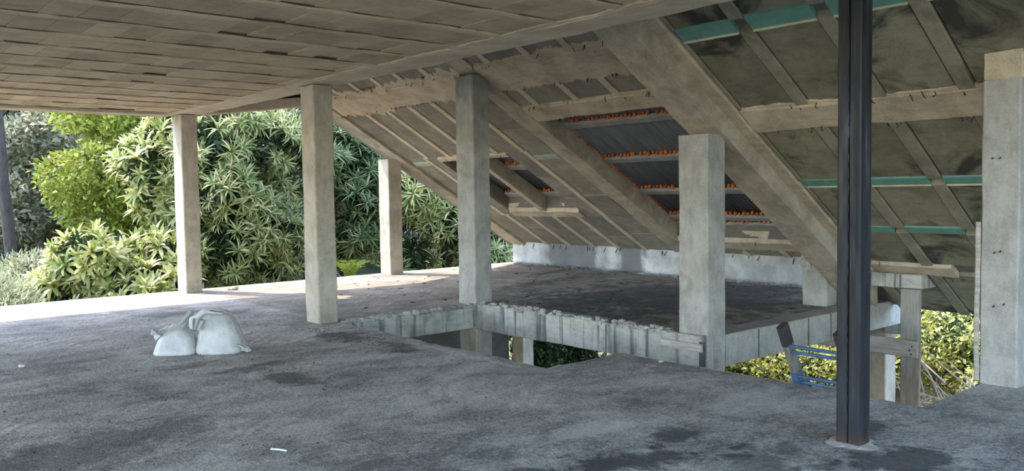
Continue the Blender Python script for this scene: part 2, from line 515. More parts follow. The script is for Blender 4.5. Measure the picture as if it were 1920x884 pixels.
# ================================================================== STRUCTURE
fl = empty('floor', (0, 0, -0.3), 'rough grey screed floor slab with an open stairwell, dark blotches and pale blooms', kind='structure')
slab('near_slab', [(-6, -2), (12, -2), (12, 2.47, 0), (5.76, 2.47, 1), (5.76, 5.2, 1), (4.8, 5.2, 1), (4.8, 8.86, 0), (4.8, 13.62, 1), (-6, 13.62)],
     -0.3, 0.0, 'floor', fl, 0.03)
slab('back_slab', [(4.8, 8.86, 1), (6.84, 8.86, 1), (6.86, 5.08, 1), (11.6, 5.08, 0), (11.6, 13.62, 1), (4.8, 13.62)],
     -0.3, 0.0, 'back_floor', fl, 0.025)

ground = empty('ground', (0, 0, -3.1), 'dark soil bank falling away below the building', kind='structure')
GN = 44
gv, gf = [], []
def ground_z(x, y):
    z = -3.1
    r = max(0, x - 12.5)
    z += min(5.0, 0.33 * r) * (1 if y < 12 else max(0, 1 - (y - 12) / 6))
    r = max(0, y - 17)
    z += min(5.0, 0.2 * r)
    return z
for i in range(GN + 1):
    for j in range(GN + 1):
        x, y = -45 + 120 * i / GN, -40 + 110 * j / GN
        gv.append((x, y, ground_z(x, y) + 0.1 * noise.noise(Vector((x * .3, y * .3, 0)))))
for i in range(GN):
    for j in range(GN):
        a = i * (GN + 1) + j
        gf.append((a, a + GN + 1, a + GN + 2, a + 1))
mesh_obj('soil', gv, gf, 'soil', ground)
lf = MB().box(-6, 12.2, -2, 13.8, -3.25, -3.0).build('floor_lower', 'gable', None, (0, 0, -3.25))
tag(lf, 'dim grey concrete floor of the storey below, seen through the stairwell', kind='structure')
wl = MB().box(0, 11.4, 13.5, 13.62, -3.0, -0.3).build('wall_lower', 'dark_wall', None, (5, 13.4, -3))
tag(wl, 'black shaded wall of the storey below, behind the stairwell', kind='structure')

# ---- flat ceiling of blocks between joists
ce = empty('ceiling', (0, 0, CZ), 'flat brown ceiling of concrete blocks between long joists', kind='structure')
MB().box(-6, 4.86, -1.6, 13.6, CZ + 0.06, CZ + 0.32, ch=0).build('slab', 'debris', ce)  # coloured dark so the gaps between blocks look shaded
MB().box(4.5, 4.9, -1.6, 13.62, CZ - 0.012, CZ + 0.3, 'y', amp=0.012, seg=0.15, sc=2.0).build('edge_beam', 'edge', ce)
MB().box(-6, 4.5, 13.3, 13.62, CZ - 0.03, CZ + 0.3, 'x', amp=0.01, seg=0.2).build('edge_beam', 'edge', ce)
def project(p):
    d = [p[0], p[1], p[2] - 1.5]
    c = [sum(RR[r][k] * d[r] for r in range(3)) for k in range(3)]
    if c[2] < 0.2:
        return None
    return 960 + FPX * c[0] / c[2], 442 + FPX * c[1] / c[2]
def in_view(p, mg=40):
    q = project(p)
    return q is not None and -mg < q[0] < 1920 + mg and -mg < q[1] < 884 + mg
jy = [13.2 - 0.655 * i for i in range(0, 23)]
rest = MB()
nblock = 0
cands = []
for i, y1 in enumerate(jy[:-1]):
    y0 = jy[i + 1]
    jb = MB().box(-5.9, 4.5, y0 - 0.045, y0 + 0.045, CZ - 0.004 - 0.004 * (i % 3), CZ + 0.1, 'x', ch=0.004, amp=0.009, seg=0.12)
    if any(in_view((x, y0, CZ)) for x in (0, 1, 2, 3, 4, 4.5)):
        jb.build('joist', 'joist', ce)
    else:
        rest.v += []
        b = len(rest.v); rest.v += jb.v; rest.f += [tuple(q + b for q in t) for t in jb.f]
    MB().box(-5.9, 4.5, y1 - 0.066, y1 - 0.043, CZ + 0.003, CZ + 0.05, 'x', ch=0.003, amp=0.010, seg=0.1, sc=4).build('joint', 'gap_shade', ce)  # thin dark strip: gap shade beside each joist put into colour
    x = 4.48 - random.uniform(0, 0.24)
    first = True
    while x > -5.9:
        wdt = 0.245 if x < 4.3 else 0.245
        cands.append((x - wdt, x, y0 + 0.05, y1 - 0.062, 0.006 + random.uniform(-0.004, 0.004) + (0.014 if random.random() < 0.06 else 0)))
        if first:
            if 4.49 - x > 0.05:
                cands.append((x + 0.005, 4.49, y0 + 0.05, y1 - 0.062, 0.0))
            first = False
        x -= wdt + 0.005
vis = [c for c in cands if in_view(((c[0] + c[1]) / 2, (c[2] + c[3]) / 2, CZ), 20)]
vis.sort(key=lambda c: (c[0]) ** 2 + c[2] ** 2)
keep = set(vis[:300])
for c in cands:
    tl = 0.002 * random.uniform(-1, 1)
    t = MB() if c in keep else rest
    t.bar((c[0], c[2], CZ + c[4]), (c[1] - c[0], 0, tl), (0, c[3] - c[2], 0), (0, 0, 0.08), ch=0.004)
    if c in keep:
        t.build('block', 'block', ce)
o = rest.build('block_field', 'block', ce)
o['kind'] = 'stuff'

wa = MB().box(4.3, 4.45, -1.5, 13.6, CZ + 0.32, 4.75, 'y', ch=0).build('wall_sun_block', 'gable', None, (4.37, 6, CZ + 0.32))  # added out of sight to stop sun leaking in over the ceiling
tag(wa, 'unseen wall added above the flat ceiling to block stray sun', kind='structure')

fr = MB()
n_ = 500
for i in range(n_ + 1):
    y = 1.0 + 12.3 * i / n_
    e = 0.09 * noise.noise(Vector((2.0, y * 1.1, 0))) + 0.05 * noise.noise(Vector((2.0, y * 5, 3))) + 0.02 * noise.noise(Vector((2.0, y * 21, 3)))
    xo = 4.49 - max(0.0, 0.03 + e)
    fr.v += [(4.52, y, CZ - 0.014), (xo, y, CZ - 0.008), (xo, y, CZ + 0.02), (4.52, y, CZ + 0.02)]
    if i:
        a = 4 * (i - 1)
        fr.f += [(a + k, a + (k + 1) % 4, a + 4 + (k + 1) % 4, a + 4 + k) for k in range(4)]
fr.f += [(0, 3, 2, 1), (4 * n_, 4 * n_ + 1, 4 * n_ + 2, 4 * n_ + 3)]
o = fr.build('mortar_fringe', 'edge', ce); o['kind'] = 'stuff'

# ---- pitched roofs
def slope_bar(mb, P, K, x0, x1, y0, y1, d0, d1, **kw):
    """member lying in the pitch: from d0 to d1 above the slab underside"""
    return mb.bar((x0, y0, P(x0) + d0), (x1 - x0, 0, -K * (x1 - x0)), (0, y1 - y0, 0), (0, 0, d1 - d0), **kw)
def cross_bar(mb, P, K, x0, x1, y0, y1, d0, d1, **kw):
    return mb.bar((x0, y0, P(x0) + d0), (0, y1 - y0, 0), (0, 0, d1 - d0), (x1 - x0, 0, -K * (x1 - x0)), **kw)

r1 = empty('roof', (8, 9.3, P1(8)), 'upper pitched roof slab of dark panels between slanting concrete joists', kind='structure')
r2 = empty('roof', (8, 2.5, P2(8)), 'lower pitched roof slab of stained damp panels beside the big pillar', kind='structure')
# concrete topping over the panels, open above the two gaps
def topping(parent, P, K, rects, d0=0.05, d1=0.3):
    for (x0, x1, y0, y1) in rects:
        slope_bar(MB(), P, K, x0, x1, y0, y1, d0, d1, ch=0).build('topping', 'gable', parent)
G1 = (7.93, 11.03, 5.35, 8.75)       # gap 1 in the roof
G2 = (8.68, 10.23, 10.2, 12.05)      # gap 2
topping(r1, P1, K1, [(4.5, 7.93, 5.3, 8.75), (11.03, 11.75, 5.3, 8.75), (4.5, 11.75, 8.75, 10.2),
                     (4.5, 8.68, 10.2, 12.05), (10.23, 11.75, 10.2, 12.05), (4.5, 11.75, 12.05, 13.66)])
topping(r2, P2, K2, [(4.5, 10.85, -3.2, 5.3)])  # runs on past the panels, extended unseen to block sky light

def bay(parent, P, K, mat, jmat, ys, xs, jw=0.11, plen=0.9, jd=-0.012):
    """joists at ys (between first and last bay edge), panels in rows of length plen, over x spans xs"""
    for (x0, x1) in xs:
        for y in ys[1:-1]:
            slope_bar(MB(), P, K, x0, x1, y - jw / 2, y + jw / 2, jd, 0.09, ch=0.004, amp=0.004, seg=0.25).build('joist', jmat, parent)
        for a, b in zip(ys[:-1], ys[1:]):
            lo = a + (jw / 2 if a != ys[0] else 0) + 0.014
            hi = b - (jw / 2 if b != ys[-1] else 0) - 0.014
            k = max(1, int(round((x1 - x0) / plen)))
            off = random.uniform(-0.25, 0.25) * plen if k > 1 else 0
            cuts = [x0] + [x0 + (x1 - x0) * (i / k) + off for i in range(1, k)] + [x1]
            for c0, c1 in zip(cuts[:-1], cuts[1:]):
                dd = random.uniform(0, 0.015)
                slope_bar(MB(), P, K, c0 + 0.003, c1 - 0.003, lo, hi, dd, dd + 0.06, ch=0.003).build('panel', mat, parent)

YS1 = [5.42, 6.22, 6.95, 7.65, 8.4, 8.72]
YS2 = [9.12, 9.75, 10.4, 11.02, 11.68, 12.32, 13.0]
bay(r1, P1, K1, 'panel', 'edge', YS1, [(4.6, 6.85), (7.3, 7.65), (11.25, 11.45)])
bay(r1, P1, K1, 'panel', 'edge', YS2, [(4.6, 6.85), (7.35, 8.58), (10.4, 11.45)], plen=0.5)
# panels that flank gap 2
bay(r1, P1, K1, 'panel', 'edge', [9.12, 9.72, 10.19], [(8.58, 10.4)], plen=0.6)
bay(r1, P1, K1, 'panel', 'edge', [12.06, 12.4, 13.0], [(8.58, 10.4)], plen=0.6)
bay(r1, P1, K1, 'panel', 'edge', [13.4, 13.64], [(4.6, 11.6)], plen=1.2)
YS3 = [4.98, 4.88, 4.17, 3.45, 2.74, 2.02, 1.3, 0.58, -0.14, -0.86]
YS3 = sorted(YS3)
bay(r2, P2, K2, 'panel_low', 'damp_joist', YS3[:-1] + [4.98], [(4.7, 6.06), (6.2, 7.1), (7.4, 8.2), (8.3, 9.02), (9.12, 9.75), (9.95, 10.83)], jw=0.13, plen=1.1)
# teal boards let into the lower roof, each with a cream foam edge
for (x0, x1, ya, yb) in [(6.06, 6.2, 4.24, 4.82), (6.06, 6.2, 3.52, 4.1), (6.06, 6.2, 2.81, 3.38), (8.2, 8.3, 3.52, 4.1), (8.2, 8.3, 2.81, 3.38),
                         (8.2, 8.3, 2.1, 2.67), (9.02, 9.12, 3.52, 4.1), (9.02, 9.12, 2.81, 3.38), (9.02, 9.12, 4.24, 4.8), (8.2, 8.3, 4.24, 4.82), (6.06, 6.2, 2.1, 2.67)]:
    s = cross_bar(MB(), P2, K2, x0, x1, ya, yb, -0.006, 0.06, ch=0.003).build('insulation_strip', 'teal', r2)
    s['label'] = 'teal painted strip'
    if x0 < 9:
        e = cross_bar(MB(), P2, K2, x1 + 0.001, x1 + 0.018, ya, yb, -0.012, 0.05, ch=0.003, amp=0.003, seg=0.08).build('foam_edge', 'cream', s)
for (x0, x1, ya, yb) in [(8.71, 8.8, 9.14, 9.66), (8.71, 8.8, 12.47, 12.97)]:
    s = cross_bar(MB(), P1, K1, x0, x1, ya, yb, -0.006, 0.06, ch=0.003).build('insulation_strip', 'mint', r1)
    s['label'] = 'mint painted strip'

def nails(parent, P, edges, cnt):
    """bent nails left hanging from the formwork edge"""
    mb = MB()
    for _ in range(cnt):
        x, ya, yb, d = random.choice(edges)
        y = random.uniform(ya, yb)
        x += random.uniform(-0.02, 0.02)
        z = P(x) + d + 0.02
        l = random.uniform(0.025, 0.06)
        a = (x + random.uniform(-.03, .03), y + random.uniform(-.03, .03), z - l)
        mb.tube([(x, y, z), a, (a[0] + random.uniform(-.02, .02), a[1] + random.uniform(-.02, .02), a[2] - 0.012)], 0.0045, 4)
    o = mb.build('nails', 'nail', parent)
    o['kind'] = 'stuff'

def fringe(mb, P, x, ya, yb, d, sgn, size=0.06):
    """mortar that oozed past the formwork edge: a thin ragged sheet hugging the pitch"""
    n = int((yb - ya) / 0.025)
    b = len(mb.v)
    for i in range(n + 1):
        y = ya + (yb - ya) * i / n
        e = 0.75 * noise.noise(Vector((x * 7, y * 1.3, sgn * 3.0))) + 0.5 * noise.noise(Vector((x, y * 6, 9.0))) + 0.35 * noise.noise(Vector((x, y * 23, 5.0))) + 0.35
        xo = x + sgn * max(0.003, e * size)
        for q, dd in ((x - sgn * 0.03, d), (xo, d + 0.006), (xo, d + 0.03), (x - sgn * 0.03, d + 0.03)):
            mb.v.append((q, y, P(q) + dd))
    for i in range(n):
        a = b + 4 * i
        for k in range(4):
            mb.f.append((a + k, a + (k + 1) % 4, a + 4 + (k + 1) % 4, a + 4 + k))
    mb.f.append((b, b + 3, b + 2, b + 1)); mb.f.append((b + 4 * n, b + 4 * n + 1, b + 4 * n + 2, b + 4 * n + 3))

def rafter(name, label, P, K, x0, x1, y0, y1, d0, d1):
    t = empty(name, ((x0 + x1) / 2, (y0 + y1) / 2, P((x0 + x1) / 2) + d0), label, 'rafter', kind='thing')
    slope_bar(MB(), P, K, x0, x1, y0, y1, d0, d1, amp=0.012, seg=0.2, sc=2.5).build('rafter_body', 'rafter', t)
    return t
ra = rafter('concrete_rafter', 'slanting concrete gable rafter resting on the far slim pillar at the slab edge', P1, K1, 4.92, 11.44, 13.0, 13.4, -0.05, 0.1)
rb = rafter('concrete_rafter', 'slanting concrete rafter from the tall rough pillar down to the low wall', P1, K1, 4.92, 11.44, 8.73, 9.1, -0.02, 0.3)
rc = rafter('concrete_rafter', 'broad slanting concrete rafter carried by the middle pillar and the short stub pillar', P2, K2, 4.9, 10.3, 5.0, 5.4, -0.26, 0.95)
MB().bar((5.0, 4.86, P2(5.0) - 0.05), (4.9, 0, -K2 * 4.9), (0, 0.15, 0), (0, 0, 0.12), ch=0.005, amp=0.012, seg=0.15).build('formwork_ledge', 'purlin', rc)

def purlin(label, P, K, x0, x1, y0, y1, d0=-0.022, nn=14, ooze=0.07, d1=0.05):
    t = empty('roof_purlin', ((x0 + x1) / 2, (y0 + y1) / 2, P(x1) + d0), label, 'purlin', kind='thing')
    cross_bar(MB(), P, K, x0, x1, y0, y1, d0, d1, amp=0.014, seg=0.1, sc=3).build('purlin_body', 'purlin', t)
    nails(t, P, [(x0, y0, y1, d0), (x1, y0, y1, d0)], nn)
    if ooze:
        mb = MB()
        fringe(mb, P, x0, y0, y1, -0.014, -1, ooze)
        fringe(mb, P, x1, y0, y1, -0.014, 1, ooze)
        o = mb.build('mortar_fringe', 'purlin', t)
        o['kind'] = 'stuff'
    return t
purlin('wide cream mortar band across the roof between tall rough pillar and broad rafter', P1, K1, 6.83, 7.3, 5.4, 8.72, ooze=0.1, nn=22)
purlin('narrow concrete band along the upper rim of the larger roof gap', P1, K1, 7.68, 7.93, 5.4, 8.72, ooze=0.05, nn=18)
purlin('patchy cream mortar band across the roof left of the tall rough pillar', P1, K1, 6.9, 7.3, 9.11, 12.99, ooze=0.22, nn=20)
purlin('thin pale concrete band along the upper rim of the smaller roof gap', P1, K1, 8.6, 8.68, 10.2, 12.05, nn=6, ooze=0)
purlin('pale concrete sill along the lower rim of the smaller roof gap', P1, K1, 10.23, 10.4, 10.2, 12.05, nn=4, ooze=0, d1=0.14)
purlin('pale concrete sill along the lower rim of the larger roof gap', P1, K1, 11.03, 11.24, 5.4, 8.72, nn=5, ooze=0, d1=0.17)
purlin('nail-studded mortar band under the damp roof, ending at the big pillar', P2, K2, 7.1, 7.4, -1.0, 4.85, nn=40, ooze=0.04)
purlin('short plain concrete band low on the damp roof, above the timber frame', P2, K2, 9.75, 9.95, 3.9, 4.95, nn=3, ooze=0)

# cross beam that divides gap 2
t = empty('gap_divider_beam', (9.2, 10.95, P1(9.2)), 'dark narrow beam dividing the smaller roof gap', 'beam', kind='thing')
slope_bar(MB(), P1, K1, 8.69, 10.22, 11.02, 11.16, -0.02, 0.26, amp=0.006).build('beam_body', 'rafter', t)

# gable filler and tie strip past the corner pillar
gw = mesh_obj('wall_gable', [(4.9, 13.42, 2.84), (6.9, 13.42, 3.02), (6.9, 13.42, P1(6.9)), (4.9, 13.42, P1(4.9)),
                             (4.9, 13.55, 2.84), (6.9, 13.55, 3.02), (6.9, 13.55, P1(6.9)), (4.9, 13.55, P1(4.9))],
              [(0, 1, 2, 3), (7, 6, 5, 4), (0, 4, 5, 1), (1, 5, 6, 2), (2, 6, 7, 3), (3, 7, 4, 0)], 'gable', None, (5.9, 13.4, 2.9))
tag(gw, 'dark triangular gable filling above the tie beam by the corner pillar', kind='structure')
tb = MB().bar((4.92, 13.1, 2.765), (2.05, 0, 0.265), (0, 0.31, 0), (0, 0, 0.16), amp=0.008).build('gable_tie_beam', 'edge', None, (5.9, 13.4, 2.8))
tag(tb, 'thin pale tie beam from the corner pillar up to the gable rafter', 'beam', kind='thing')

# ---- low perimeter wall
lw = empty('wall_far', (XW, 9.3, 0), 'low limewashed wall with dark damp patches under the pitched roof', kind='structure')
MB().box(XW, XW + 0.2, 5.08, 13.4, -0.3, 0.56, 'y', amp=0.008, seg=0.2).build('wall_body', 'wall', lw)
o = MB()
for i in range(26):
    y = random.uniform(6.2, 13.2)
    o.tube([(XW - 0.005, y, P1(XW) - 0.0), (XW - 0.03, y + random.uniform(-.03, .03), P1(XW) - random.uniform(0.04, 0.1))], 0.006, 4)
o = o.build('nails', 'nail', lw); o['kind'] = 'stuff'
fo = MB()
for i in range(150):
    y = 5.3 + 8 * i / 150
    fo.blob((XW - 0.03 - 0.05 * random.random(), y, 0.008), (random.uniform(.03, .09), random.uniform(.03, .08), random.uniform(.012, .035)), i, 6, 4, 0.5)
o = fo.build('mortar_fillet', 'wall', lw); o['kind'] = 'stuff'

# ================================================================== PILLARS
def pillar(label, x0, x1, y0, y1, z0, z1, mat='pillar', amp=0.006, name='concrete_pillar'):
    t = empty(name, ((x0 + x1) / 2, (y0 + y1) / 2, z0), label, 'pillar', kind='thing')
    MB().box(x0, x1, y0, y1, z0, z1, 'z', amp=amp, seg=0.12, ch=0.012, sc=2.2).build('shaft', mat, t)
    return t
pillar('slim concrete corner pillar at the sunlit slab edge, holding the flat ceiling corner', 4.57, 4.82, 13.12, 13.5, 0, CZ - 0.02)
pillar('pale concrete pillar under the ceiling edge, at the head of the stairwell', 4.58, 4.83, 8.83, 9.15, 0, CZ - 0.02)
pillar('far slim concrete pillar on the sunlit slab edge under the gable rafter', 8.32, 8.6, 13.2, 13.55, 0, P1(8.5) - 0.04)
pillar('tall rough concrete pillar at the corner of the stairwell beams', 6.84, 7.12, 8.76, 9.14, -3.0, P1(7.0), 'pillar_grey', amp=0.012)
pe = pillar('middle concrete pillar on the stairwell beam under the broad rafter', 6.87, 7.17, 5.06, 5.42, -3.0, P2(7.05) - 0.26, 'pillar_grey')
pf = pillar('short stub pillar on the dark back slab under the rafter foot', 9.78, 10.03, 5.4, 5.74, 0, 0.62, 'pillar_grey')
MB().box(9.765, 10.045, 5.385, 5.75, 0.46, 0.64, 'z', amp=0.01, seg=0.06).build('mortar_cap', 'beam', pf)
pg = pillar('big concrete pillar with nail heads and a thin formwork board on its edge', 6.76, 7.06, 2.24, 2.5, 0, 2.27, 'pillar_grey')
MB().box(6.78, 7.06, 2.24, 2.5, 2.27, 2.48, 'z', amp=0.012, seg=0.05).build('mortar_cap', 'purlin', pg)
b = MB().box(6.745, 6.77, 2.5, 2.535, 0.02, 1.22, 'z', amp=0.006, seg=0.12).build('formwork_board', 'wood_flat', pg)
nb = MB()
for (y, z) in [(2.42, 1.7), (2.37, 1.7), (2.4, 1.0), (2.36, 1.01), (2.33, 0.62), (2.4, 0.6)]:
    nb.tube([(6.765, y, z), (6.735, y, z - 0.01)], 0.006, 5)
o = nb.build('nails', 'nail', pg); o['kind'] = 'stuff'
pillar('sunlit white lower pillar seen through the stairwell', 11.45, 11.75, 13.1, 13.45, -3.0, -0.28)
pillar('brown-grey lower pillar standing outside behind the timber frame', 11.15, 11.45, 5.3, 5.66, -3.0, -0.28)

# ================================================================== BEAMS round the stairwell
t = empty('stairwell_beam', (5.8, 8.95, -0.3), 'smooth concrete edge beam between the two stairwell-head pillars', 'beam', kind='thing')
MB().box(4.82, 6.85, 8.83, 9.1, -0.32, -0.035, 'x', amp=0.006, seg=0.15).build('beam_body', 'beam', t)
fr = MB()
for i in range(46):
    x = 4.9 + 1.9 * random.random()
    fr.blob((x, 8.84 + random.uniform(-.02, .04), -0.015), (random.uniform(.03, .08), random.uniform(.02, .05), random.uniform(.015, .04)), i, 6, 4, 0.6)
o = fr.build('broken_lip', 'floor', t); o['kind'] = 'stuff'
t = empty('stairwell_beam', (6.95, 7, -0.32), 'streaked pale concrete beam with a crumbling lip between tall and middle pillars', 'beam', kind='thing')
MB().box(6.83, 7.1, 5.06, 8.77, -0.32, 0.03, 'y', amp=0.01, seg=0.1).build('beam_body', 'beam', t)
fr = MB()
for i in range(110):
    y = 5.5 + 3.2 * random.random()
    fr.blob((6.86 + random.uniform(-.03, .05), y, 0.02 + random.uniform(-.015, .03)), (random.uniform(.02, .05), random.uniform(.02, .08), random.uniform(.012, .04)), i, 6, 4, 0.6)
o = fr.build('broken_lip', 'floor', t); o['kind'] = 'stuff'
bp = MB().box(6.795, 6.835, 5.08, 5.6, -0.13, -0.05, 'y', amp=0.004).build('formwork_board', 'wood_flat', t)
bp['label'] = 'pale leftover plank'
MB().box(6.815, 6.84, 5.065, 5.13, -0.34, -0.03, 'z', ch=0.004).build('slot_shade_bar', 'dark_wall', t)  # solid dark bar, the slot's shade put into its colour
for y in (7.95, 7.1, 6.4):
    MB().box(6.822, 6.835, y, y + 0.012, -0.32, 0.0, 'z', ch=0.002).build('formwork_seam', 'gable', t)
t = empty('stairwell_beam', (9, 5.2, -0.32), 'concrete beam under the dark back slab with upright plank marks, behind the ladder', 'beam', kind='thing')
MB().box(7.17, 11.15, 5.06, 5.35, -0.32, 0.01, 'x', amp=0.006, seg=0.15).build('beam_body', 'pillar_grey', t)
for x in (7.75, 8.75, 9.25, 10.1):
    MB().box(x, x + 0.015, 5.05, 5.065, -0.31, 0.0, 'z', ch=0.002).build('formwork_seam', 'gable', t)
t = empty('outrigger_beam', (11.3, 5.0, -0.45), 'short pale beam on top of the brown-grey lower pillar', 'beam', kind='thing')
MB().box(11.1, 11.5, 5.08, 5.3, -0.48, -0.3, 'y', amp=0.006).build('beam_body', 'beam', t)

# ================================================================== CORRUGATED SHEETS in the roof gaps
def sheet(label, x0, x1, y0, y1, d):
    pitch, a = 0.076, 0.013
    V, F = [], []
    ny = int((y1 - y0) / (pitch / 6))
    xs = [x0, x1]
    for i in range(ny + 1):
        y = y0 + (y1 - y0) * i / ny
        z = a * math.cos(2 * math.pi * y / pitch)
        for x in xs:
            V.append((x, y, P1(x) + d + z))
        for x in xs:
            V.append((x, y, P1(x) + d + z + 0.006))
    for i in range(ny):
        b = i * 4
        F.append((b, b + 1, b + 5, b + 4))
        F.append((b + 2, b + 6, b + 7, b + 3))
        F.append((b, b + 4, b + 6, b + 2))
        F.append((b + 1, b + 3, b + 7, b + 5))
    F += [(0, 2, 3, 1), (4 * ny, 4 * ny + 1, 4 * ny + 3, 4 * ny + 2)]
    o = mesh_obj('corrugated_sheet', V, F, 'sheet', None, ((x0 + x1) / 2, (y0 + y1) / 2, P1((x0 + x1) / 2) + d), True)
    return tag(o, label, 'roof sheet', kind='thing')
sheet('dark corrugated roofing sheet seen through the larger roof gap', 7.6, 11.6, 5.3, 8.8, 0.33)
sheet('grey corrugated roofing sheet seen through the smaller roof gap', 8.3, 10.7, 10.0, 12.3, 0.33)
def batten(label, x, y0, y1, d=0.235):
    t = empty('roof_batten', (x, (y0 + y1) / 2, P1(x) + d), label, 'batten', group='roof battens', kind='thing')
    cross_bar(MB(), P1, K1, x, x + 0.09, y0, y1, d, d + 0.05, ch=0.005, amp=0.004).build('batten_bar', 'batten', t)
    mb = MB()
    n = int((y1 - y0) / 0.076)
    for i in range(n):
        if random.random() < 0.08:
            continue
        y = y0 + 0.03 + (y1 - y0 - 0.06) * (i + 0.5) / n
        r = random.uniform(0.022, 0.036)
        mb.blob((x - 0.005 - random.random() * 0.015, y, P1(x) + d + 0.062 + random.uniform(-.008, .01)), (r * 0.9, r * 0.95, r * 1.1), i, 7, 5, 0.45)
    o = mb.build('foam_beads', 'foam', t)
    o['kind'] = 'stuff'
    return t
for i, (x, nm) in enumerate([(8.45, 'topmost'), (9.27, 'second highest'), (10.09, 'third'), (10.8, 'second lowest'), (11.0, 'lowest')]):
    batten(f'grey batten with orange foam beads, {nm} of five in the larger roof gap', x, 5.4, 8.72)
for x, nm in [(9.33, 'upper'), (10.12, 'lower')]:
    batten(f'short batten with orange foam beads, {nm} one in the smaller roof gap', x, 10.21, 12.04)
mb = MB()
for i in range(70):
    x = 8.0 + 3.0 * (i + random.random()) / 70
    if random.random() < 0.35: continue
    r = random.uniform(0.012, 0.026)
    mb.blob((x, 8.715, P1(x) + 0.27), (r * 1.4, r, r), i, 6, 4, 0.5)
o = mb.build('foam_line', 'foam', rb); o['kind'] = 'stuff'; o['label'] = 'orange foam line'

# ================================================================== STEEL POST
t = empty('steel_post', (4.64, 2.4, 0), 'dark blue-black steel box post standing among sooty stains in front', 'post', kind='thing')
def rounded_post(x0, x1, y0, y1, z0, z1, r=0.016, k=4):
    P = []
    for (cx, cy, a0) in [(x1 - r, y0 + r, -90), (x1 - r, y1 - r, 0), (x0 + r, y1 - r, 90), (x0 + r, y0 + r, 180)]:
        for i in range(k + 1):
            a = math.radians(a0 + 90 * i / k)
            P.append((cx + r * math.cos(a), cy + r * math.sin(a)))
    n = len(P)
    V = [(x, y, z0) for x, y in P] + [(x, y, z1) for x, y in P]
    F = [(i, (i + 1) % n, n + (i + 1) % n, n + i) for i in range(n)] + [tuple(reversed(range(n))), tuple(range(n, 2 * n))]
    return V, F
V, F = rounded_post(4.58, 4.72, 2.33, 2.4, 0.0, CZ - 0.04)
mesh_obj('channel', V, F, 'steel', t, None, False)
V, F = rounded_post(4.58, 4.72, 2.402, 2.472, 0.0, CZ - 0.04)
mesh_obj('channel', V, F, 'steel', t, None, False)
mb = MB()
for i in range(22):
    z = 0.15 + 2.4 * i / 22 + random.uniform(-.03, .03)
    mb.blob((4.581, 2.401, z), (0.003, 0.004, random.uniform(.02, .06)), i, 6, 4, 0.3)
o = mb.build('weld_bead', 'steel', t); o['kind'] = 'stuff'
MB().blob((4.65, 2.4, 0.002), (0.135, 0.12, 0.012), 5, 18, 6, 0.7).build('mortar_collar', 'stone', t)

# ================================================================== TIMBER FRAME below the damp roof
t = empty('edge_beam', (9.9, 4.6, 0.3), 'pale boarded beam above the timber post, ending under the damp roof', 'beam', kind='thing')
MB().box(9.84, 10.55, 4.27, 5.3, 0.3, 0.47, 'y', amp=0.008, seg=0.12).build('beam_body', 'beam', t)
MB().box(9.83, 9.845, 4.5, 4.52, 0.3, 0.46, 'z', ch=0.002).build('formwork_seam', 'gable', t)
MB().box(9.83, 9.845, 4.86, 4.88, 0.3, 0.46, 'z', ch=0.002).build('formwork_seam', 'gable', t)
t = empty('timber_post', (9.85, 4.37, -3), 'rough grey timber plank post outside under the boarded beam', 'post', kind='thing')
MB().box(9.8, 9.86, 4.27, 4.49, -3.0, 0.295, 'z', amp=0.006, seg=0.15).build('plank', 'wood', t)
t = empty('timber_rail', (9.76, 4.7, -0.4), 'horizontal weathered timber rail nailed across the timber post', 'rail', kind='thing')
MB().box(9.755, 9.8, 4.28, 5.6, -0.49, -0.29, 'y', amp=0.008, seg=0.15).build('plank', 'wood_flat', t)
mb = MB()
for (y, z) in [(4.33, -0.36), (4.34, -0.45), (4.36, -0.41)]:
    mb.tube([(9.757, y, z), (9.745, y, z)], 0.01, 6)
o = mb.build('nails', 'nail', t); o['kind'] = 'stuff'

# ================================================================== LADDER
lad = empty('ladder', (7.2, 3.2, -3.0), 'old dark ladder with blue rungs leaning on the floor edge beside the steel post', 'ladder', kind='thing')
def lpt(z, y):                                     # the ladder's axis: leans back towards the slab edge
    return Vector((5.565 + (0.44 - z) * 0.52, y, z))
for y in (3.45, 3.0):
    a, b_ = lpt(-2.98, y), lpt(0.42, y)
    st = MB().bar(a + Vector((0, -0.025, 0)), b_ - a, (0, 0.05, 0), (0.085, 0, 0.03), ch=0.006).build('stile', 'ladder', lad)
    c0, c1 = lpt(0.3, y), lpt(0.45, y)
    MB().bar(c0 + Vector((-0.007, -0.029, -0.004)), c1 - c0, (0, 0.058, 0), (0.1, 0, 0.04), ch=0.014).build('end_cap', 'cap', st)
    d0, d1 = lpt(-0.9, y), lpt(0.08, y)
    MB().bar(d0 + Vector((-0.004, -0.028, -0.002)), d1 - d0, (0, 0.056, 0), (0.093, 0, 0.034), ch=0.006).build('blue_sleeve', 'blue', st)
for i in range(12):
    z = 0.305 - 0.25 * i
    p = lpt(z, 3.225)
    for dx, dz in ((0.02, 0.0), (0.06, -0.05)):
        MB().tube([(p.x + dx, 3.0, z + dz), (p.x + dx, 3.45, z + dz)], 0.014, 8).build('rung', 'blue', lad)

